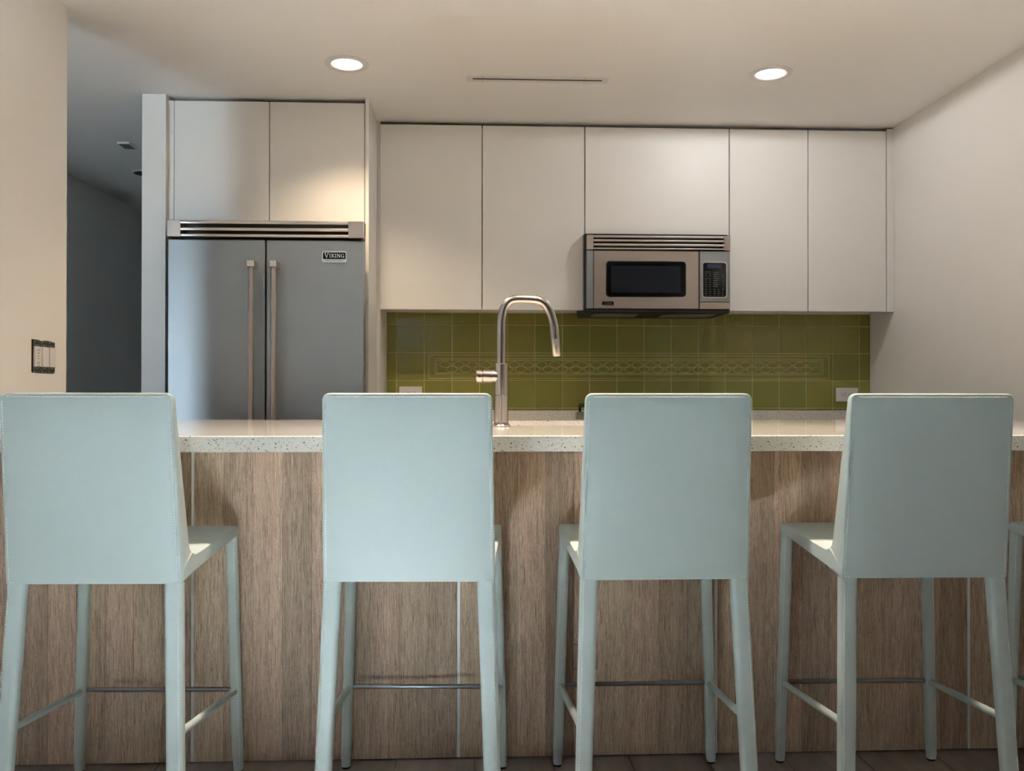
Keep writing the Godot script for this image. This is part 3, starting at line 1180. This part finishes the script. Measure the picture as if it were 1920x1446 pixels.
func make_stool() -> Node3D:
	# built about the foot of the back's rear face; local z towards the camera is +z
	var root := Node3D.new()
	root.name = "bar_stool"
	put(root)
	var ht := 1.0125
	var hb := 0.585
	var rear := func(y: float) -> float:
		return 0.042 * (y - hb) / (ht - hb)                   # leans back towards the top (+z)
	var half := func(y: float) -> float:
		return lerpf(0.1950, 0.1885, (y - hb) / (ht - hb))
	var front := func(y: float) -> float:
		# face towards the seat
		var z := lerpf(-0.052, 0.022, clampf((y - 0.672) / (ht - 0.672), 0.0, 1.0))
		if y < 0.672:
			z = -0.052 - 0.030 * pow((0.672 - y) / 0.040, 2.0) if y > 0.632 else -0.082
		return maxf(z, -0.006 - (y - hb) / 0.142)             # stays above the rising underside

	# backrest
	var st := new_st()
	var levels := []
	for q in 25:
		levels.append(lerpf(hb, 0.985, q / 24.0))
	for q in [0.5885, 0.5925, 0.5965]:
		levels.append(q)
	levels.sort()
	for q in range(1, 9):
		levels.append(0.985 + (ht - 0.985) * sin(PI / 2 * q / 8.0))
	var rings := []
	var cols := 22
	for y in levels:
		var w: float = half.call(y)
		var rc := 0.016
		if y > ht - rc:
			w = w - rc + sqrt(maxf(rc * rc - pow(y - (ht - rc), 2.0), 0.0))
		var zr: float = rear.call(y)
		var zf: float = front.call(y)
		var crown := 1.0
		if y > ht - 0.010:
			crown = sqrt(maxf(1.0 - pow((y - (ht - 0.010)) / 0.0100001, 2.0), 0.0))
		var zm := (zr + zf) / 2
		var th := (zr - zf) / 2 * lerpf(0.15, 1.0, crown)
		var ring := []
		var wi := w - 0.0025
		for k in cols + 1:
			var s := float(k) / cols
			s = 0.5 - 0.5 * cos(PI * s)
			var x := lerpf(-wi, wi, s)
			var ed := minf(w - absf(x), minf(ht - y, y - hb + 0.02))
			var puff := 0.0045 * smooth(0.010, 0.034, ed) - 0.0008 * (smooth(0.005, 0.009, ed) - smooth(0.009, 0.014, ed))
			ring.append(Vector3(x, y, zm + th + puff * crown))
		ring.append(Vector3(w, y, zm + th - 0.003 * crown))
		ring.append(Vector3(w, y, zm - th + 0.003 * crown))
		for k in cols + 1:
			var s := 1.0 - float(k) / cols
			ring.append(Vector3(lerpf(-wi, wi, s), y, zm - th))
		ring.append(Vector3(-w, y, zm - th + 0.003 * crown))
		ring.append(Vector3(-w, y, zm + th - 0.003 * crown))
		rings.append([Vector3(0, y, zm), ring])
	st.set_smooth_group(1)
	var m: int = rings[0][1].size()
	for i in rings.size() - 1:
		for k in m:
			var j := (k + 1) % m
			var A: Vector3 = rings[i][1][k]
			var B: Vector3 = rings[i][1][j]
			var C: Vector3 = rings[i + 1][1][j]
			var D: Vector3 = rings[i + 1][1][k]
			var out := Vector3(0, 0, 1)
			if k > cols and k <= cols + 3:
				out = Vector3(1, 0, 0)
			if k == cols:
				out = Vector3(1, 0, 1)
			if k >= cols + 3 and k < 2 * cols + 3:
				out = Vector3(0, 0, -1)
			if k >= 2 * cols + 3:
				out = Vector3(-1, 0, 0)
			if i >= rings.size() - 4:
				out += Vector3.UP * 0.3
			quad(st, A, B, C, D, out)
	st.set_smooth_group(-1)
	for e in [0, rings.size() - 1]:
		for k in m:
			tri(st, rings[e][0], rings[e][1][k], rings[e][1][(k + 1) % m], Vector3.DOWN if e == 0 else Vector3.UP)
	obj("backrest", st, M.leather, root)

	# seat: side profile (z, y) carried across the width
	var prof := PackedVector2Array()
	var pz := [[-0.004, 0.586], [-0.020, 0.5895], [-0.10, 0.5985], [-0.20, 0.6095], [-0.30, 0.6205], [-0.350, 0.6260], [-0.379, 0.6290], [-0.382, 0.640], [-0.3805, 0.6480], [-0.376, 0.6535], [-0.368, 0.6562], [-0.34, 0.6553], [-0.28, 0.6510], [-0.20, 0.6450], [-0.13, 0.6395], [-0.095, 0.6372], [-0.080, 0.6385], [-0.069, 0.6440], [-0.055, 0.640], [-0.020, 0.620]]
	for p in pz:
		prof.append(Vector2(p[0], p[1]))
	var np := prof.size()
	var inset := PackedVector2Array()
	for i in np:
		var t := ((prof[i] - prof[(i + np - 1) % np]).normalized() + (prof[(i + 1) % np] - prof[i]).normalized()).normalized()
		inset.append(prof[i] + Vector2(t.y, -t.x) * 0.003)
	var hw := func(z: float) -> float: return lerpf(0.1945, 0.2075, clampf(-z / 0.38, 0.0, 1.0))
	st = new_st()
	st.set_smooth_group(1)
	var xcols := [-1.0, -0.985, -0.6, 0.0, 0.6, 0.985, 1.0]
	for c in xcols.size() - 1:
		for i in np:
			var j := (i + 1) % np
			var q := []
			for e in [[c, i], [c, j], [c + 1, j], [c + 1, i]]:
				var ps: Vector2 = inset[e[1]] if absf(xcols[e[0]]) > 0.99 else prof[e[1]]
				var dip := 0.0
				if e[1] >= 11 and e[1] <= 15:
					dip = 0.004 * (1.0 - absf(xcols[e[0]]))
				q.append(Vector3(xcols[e[0]] * hw.call(ps.x), ps.y - dip, ps.x))
			var md := (prof[i] + prof[j]) * 0.5
			var ed := prof[j] - prof[i]
			var out := Vector3(0, -ed.x, ed.y)
			if Geometry2D.is_point_in_polygon(md + Vector2(ed.y, -ed.x).normalized() * 0.0005, prof):
				out = -out
			else:
				out = Vector3(0, -ed.x, ed.y)
			quad(st, q[0], q[1], q[2], q[3], out)
	st.set_smooth_group(-1)
	var tris := Geometry2D.triangulate_polygon(inset)
	for sg in [-1.0, 1.0]:
		for k in range(0, tris.size(), 3):
			var v := []
			for e in 3:
				var ps := inset[tris[k + e]]
				v.append(Vector3(sg * hw.call(ps.x), ps.y, ps.x))
			tri(st, v[0], v[1], v[2], Vector3(sg, 0, 0))
	obj("seat", st, M.leather, root)

	# legs: outer edges run on from the back and the seat
	var stitch := new_st()
	for s in [-1.0, 1.0]:
		var rt := Vector3(s * (0.1950 - 0.0205), hb, -0.0150)
		var rf := Vector3(s * (0.2130 - 0.0180), 0.006, 0.0390 - 0.0150)
		obj("leg", leg_mesh(rt, rf, 0.0410, 0.0310, 0.0365, 0.0300), M.leather, root)
		var ft := Vector3(s * (0.2075 - 0.0142), 0.6300, -0.3660)
		var ff := Vector3(s * (0.2240 - 0.0135), 0.006, -0.3740)
		obj("leg", leg_mesh(ft, ff, 0.0284, 0.0300, 0.0270, 0.0280), M.leather, root)
		var a := Vector3(s * (half.call(0.62) - 0.0075), 0.592, 0.0022)
		# seams: back, then down the legs
		for q in 5:
			var y0 := lerpf(0.592, 0.995, q / 5.0)
			var y1 := lerpf(0.592, 0.995, (q + 1) / 5.0)
			dashes(stitch, Vector3(s * (half.call(y0) - 0.0075), y0, rear.call(y0) + 0.0001), Vector3(s * (half.call(y1) - 0.0075), y1, rear.call(y1) + 0.0001), Vector3(0, 0, 1))
		dashes(stitch, rt + Vector3(s * 0.0130, -0.004, 0.0153), rf + Vector3(s * 0.0113, 0.01, 0.0148), Vector3(0, 0, 1))
		dashes(stitch, ft + Vector3(s * 0.0085, -0.004, 0.0146), ff + Vector3(s * 0.0080, 0.01, 0.0136), Vector3(0, 0, 1), 0.007)
		dashes(stitch, rt + Vector3(-0.014, 0.0035, 0.0162), rt + Vector3(0.014, 0.0035, 0.0162), Vector3(0, 0, 1))
		# side rail wrapped in the same leather
		var st2 := new_st()
		tube(st2, [Vector3(s * 0.2035, 0.2180, -0.3660), Vector3(s * 0.1960, 0.2540, 0.0020)], [0.0088], 14)
		obj("side_rail", st2, M.leather, root)
		for g in [rf, ff]:
			st2 = new_st()
			lathe(st2, Vector3(g.x, 0.0, g.z), Vector3.UP, [Vector2(0.0, 0.0), Vector2(0.0105, 0.0), Vector2(0.0115, 0.0062), Vector2(0.0, 0.0062)], 16)
			obj("foot_glide", st2, M.rubber, root)
	dashes(stitch, Vector3(-0.172, ht - 0.0085, rear.call(ht) + 0.0002), Vector3(0.172, ht - 0.0085, rear.call(ht) + 0.0002), Vector3(0, 0, 1))
	var sm := obj("stitching", stitch, M.thread, root)
	sm.set_meta("kind", "stuff")
	st = new_st()
	tube(st, [Vector3(-0.2035, 0.2200, -0.3720), Vector3(0.2035, 0.2200, -0.3720)], [0.0060], 16)
	var fb := obj("footrest_bar", st, M.bar_steel, root)
	fb.set_meta("label", "thin steel footrest bar")
	return root


func _stools() -> void:
	var first := make_stool()
	var spots := [
		[-0.8520, 1.9650, 0.030, "pale leather bar stool at far left, cut by the picture's left edge"],
		[-0.1500, 1.9620, 0.036, "brightly lit pale leather bar stool in front of the faucet"],
		[0.4360, 1.9620, -0.004, "greyish lit leather bar stool below the microwave, right of the faucet"],
		[1.0410, 1.9580, 0.014, "shadowed dark-looking leather bar stool below the wall outlet near the right wall"],
		[1.6900, 1.9600, 0.000, "leather bar stool at the extreme right, only its front leg in view"],
	]
	for i in spots.size():
		var s: Array = spots[i]
		var o: Node3D = first if i == 0 else first.duplicate()
		if i > 0:
			o.name = "bar_stool_%03d" % i
			add_child(o, true)
		o.position = P(s[0], 0, s[1])
		o.rotation.y = -float(s[2])
		tag(o, s[3], "bar stool", "leather bar stools along the island")


# ---------------------------------------------------------------- ceiling
func downlight(x: float, d: float, label: String, color: Color, energy: float, glow: float, cone := 42.0, soft := 0.7) -> void:
	var root := thing("downlight", label, "ceiling light", "round recessed ceiling lights", P(x, YC, d))
	var st := new_st()
	lathe(st, Vector3.ZERO, Vector3.DOWN, [Vector2(0.0660, -0.0005), Vector2(0.0660, 0.0035), Vector2(0.0740, 0.0060), Vector2(0.0935, 0.0035), Vector2(0.0950, -0.0005)], 56)
	obj("trim_ring", st, M.white_plastic, root)
	var m := mat(Color(1, 1, 1), 0.5)
	m.emission_enabled = true
	m.emission = color
	m.emission_energy_multiplier = glow
	st = new_st()
	lathe(st, Vector3.ZERO, Vector3.DOWN, [Vector2(0.0660, 0.0005), Vector2(0.058, 0.0020), Vector2(0.0, 0.0024)], 48)
	obj("lamp_lens", st, m, root)
	var l := SpotLight3D.new()
	l.name = "lamp"
	l.light_color = color
	l.light_energy = energy
	l.light_size = 0.065
	l.spot_range = 12.0
	l.spot_attenuation = 2.0
	l.spot_angle = cone
	l.spot_angle_attenuation = soft
	l.shadow_enabled = true
	l.position = Vector3(0, -0.012, 0)
	l.rotation.x = -PI / 2
	root.add_child(l)


func _ceiling_things() -> void:
	var warm := Color(1.0, 0.89, 0.74)
	var mid := Color(1.0, 0.92, 0.835)
	var cool := Color(1.0, 0.99, 0.975)
	downlight(-0.556, 3.742, "round recessed ceiling light glowing warm in front of the refrigerator cabinet", warm, 0.19, 0.6, 60.0, 0.7)
	downlight(1.310, 3.772, "round recessed ceiling light glowing white near the right wall", cool, 0.060, 0.6, 89.0, 0.03)
	# the row over the island, above the top of the picture
	downlight(-0.45, 2.40, "round recessed ceiling light over the left end of the island", mid, 0.47, 0.6)
	downlight(0.36, 2.40, "round recessed ceiling light over the middle of the island", mid, 0.47, 0.6)
	downlight(1.32, 2.40, "round recessed ceiling light over the right part of the island", mid, 0.47, 0.6)

	var v := thing("air_vent", "long narrow white slot vent in the ceiling between the lights", "vent", "", P(0.2800, YC, 3.893))
	var st := new_st()
	var hw := 0.3205
	var hd := 0.0365
	for s in [[-hw, hw, -hd, -0.009], [-hw, hw, 0.009, hd], [-hw, -0.294, -0.009, 0.009], [0.294, hw, -0.009, 0.009]]:
		box(st, Vector3(s[0], -0.0014, s[2]), Vector3(s[1], 0.0, s[3]), 0.0004)
	obj("frame", st, M.white_plastic, v)
	st = new_st()
	box(st, Vector3(-0.294, -0.0004, -0.0092), Vector3(0.294, -0.0001, 0.0092))
	obj("slot", st, M.black, v)
	for x in [-0.249, 0.214]:
		st = new_st()
		box(st, Vector3(x - 0.0008, -0.0018, -hd), Vector3(x + 0.0008, -0.0010, -0.0092))
		box(st, Vector3(x - 0.0008, -0.0018, 0.0092), Vector3(x + 0.0008, -0.0010, hd))
		obj("joint", st, M.yoke, v)


func _outlets() -> void:
	for s in [[2.1010, 0.9923, "white duplex outlet on the green tiles at the right wall"], [-0.3582, 0.9960, "white outlet plate on the green tiles beside the refrigerator panel"]]:
		var c := P(s[0], s[1], DT)
		var root := thing("outlet", s[2], "outlet", "white outlets on the green tiles", c)
		var st := new_st()
		plate(st, Vector3.ZERO, Vector3.RIGHT, Vector3.UP, round_rect(0.126, 0.0785, 0.003), 0.006, 0.0018)
		obj("cover_plate", st, M.white_plastic, root)
		st = new_st()
		plate(st, Vector3(0, 0, 0.006), Vector3.RIGHT, Vector3.UP, round_rect(0.069, 0.034, 0.002), 0.0015, 0.0005)
		var rc := obj("receptacle", st, M.white_plastic, root)
		st = new_st()
		for q in [-1.0, 1.0]:
			var cx: float = q * 0.0195
			box(st, Vector3(cx + 0.003, 0.0055, 0.0072), Vector3(cx + 0.0105, 0.0085, 0.0078))
			box(st, Vector3(cx + 0.003, -0.0085, 0.0072), Vector3(cx + 0.0105, -0.0055, 0.0078))
			lathe(st, Vector3(cx - 0.006, 0, 0.0072), Vector3(0, 0, 1), [Vector2(0.0028, 0), Vector2(0.0028, 0.0006), Vector2(0, 0.0006)], 10)
		obj("slots", st, M.black, rc)

	# opened three-gang switch box on the left wall: yokes showing, no cover plate
	var root := thing("switch_box", "uncovered three-gang switch box with bare yokes on the left wall", "switch", "", P(XL, 1.131, 3.058))
	var u := Vector3(0, 0, -1)      # away from the camera along the wall
	var st := new_st()
	var rag := PackedVector2Array()
	for p in [[-0.0800, -0.0520], [-0.0740, -0.0560], [-0.0640, -0.0515], [-0.0560, -0.0560], [0.0700, -0.0570], [0.0800, -0.0520], [0.0800, 0.0540], [0.0450, 0.0565], [0.0100, 0.0575], [-0.0050, 0.0555], [-0.0200, 0.0545], [-0.0330, 0.0575], [-0.0800, 0.0580]]:
		rag.append(Vector2(p[0], p[1]))
	plate(st, Vector3.ZERO, u, Vector3.UP, rag, 0.0012)
	obj("opening", st, M.black, root)
	for k in 3:
		var cx := -0.0510 + 0.0510 * k
		var sw := Node3D.new()
		st = new_st()
		plate(st, u * cx + Vector3(0.0012, 0, 0), u, Vector3.UP, round_rect(0.043, 0.1085, 0.004), 0.0018, 0.0004)
		var yk := obj("yoke", st, M.yoke, root)
		st = new_st()
		for e in [-1.0, 1.0]:
			lathe(st, u * cx + Vector3(0.003, e * 0.0475, 0), Vector3.RIGHT, [Vector2(0.0042, 0), Vector2(0.0036, 0.0016), Vector2(0, 0.0018)], 12)
			box(st, u * (cx - 0.015) + Vector3(0.003, e * 0.041, 0), u * (cx - 0.009) + Vector3(0.0036, e * 0.048, 0))
			box(st, u * (cx + 0.010) + Vector3(0.003, e * 0.042, 0), u * (cx + 0.016) + Vector3(0.0036, e * 0.050, 0))
		obj("screw", st, M.iron, yk)
		st = new_st()
		plate(st, u * cx + Vector3(0.003, 0, 0), u, Vector3.UP, round_rect(0.0455, 0.0690, 0.003), 0.0065, 0.0015)
		var rk := obj("rocker", st, M.white_plastic, root)
		if k == 0:
			st = new_st()
			for e in [-1.0, 1.0]:
				box(st, u * (cx - 0.007) + Vector3(0.0093, e * 0.022 - 0.004, 0), u * (cx - 0.0048) + Vector3(0.0099, e * 0.022 + 0.004, 0))
				box(st, u * (cx + 0.0048) + Vector3(0.0093, e * 0.022 - 0.004, 0), u * (cx + 0.007) + Vector3(0.0099, e * 0.022 + 0.004, 0))
				lathe(st, u * cx + Vector3(0.0095, e * 0.022 - 0.010, 0), Vector3.RIGHT, [Vector2(0.0026, 0), Vector2(0.0026, 0.0005), Vector2(0, 0.0005)], 10)
			box(st, u * (cx - 0.011) + Vector3(0.0093, 0.001, 0), u * (cx + 0.011) + Vector3(0.0099, 0.002, 0))
			box(st, u * (cx - 0.011) + Vector3(0.0093, -0.007, 0), u * (cx + 0.011) + Vector3(0.0099, -0.006, 0))
			obj("slots", st, M.black, rk)
		sw.free()


func _hall_things() -> void:
	var a := thing("ceiling_sensor", "small square white plate on the dark hall ceiling, nearer one", "ceiling fixture", "", P(-2.001, YC, 5.035))
	var st := new_st()
	box(st, Vector3(-0.036, -0.012, -0.057), Vector3(0.036, 0.0, 0.057), 0.003)
	obj("housing", st, M.white_plastic, a)
	st = new_st()
	box(st, Vector3(-0.030, -0.0135, -0.050), Vector3(0.030, -0.0118, 0.050), 0.0008)
	obj("face", st, M.yoke, a)
	var b := thing("smoke_detector", "round dark fixture on the hall ceiling, half hidden by the wall end", "ceiling fixture", "", P(-2.14, YC, 5.68))
	st = new_st()
	lathe(st, Vector3.ZERO, Vector3.DOWN, [Vector2(0.080, 0.0), Vector2(0.080, 0.006), Vector2(0.070, 0.010)], 36)
	obj("rim", st, M.white_plastic, b)
	st = new_st()
	lathe(st, Vector3.ZERO, Vector3.DOWN, [Vector2(0.070, 0.0098), Vector2(0.066, 0.0088), Vector2(0.0, 0.0080)], 36)
	obj("face", st, M.iron, b)
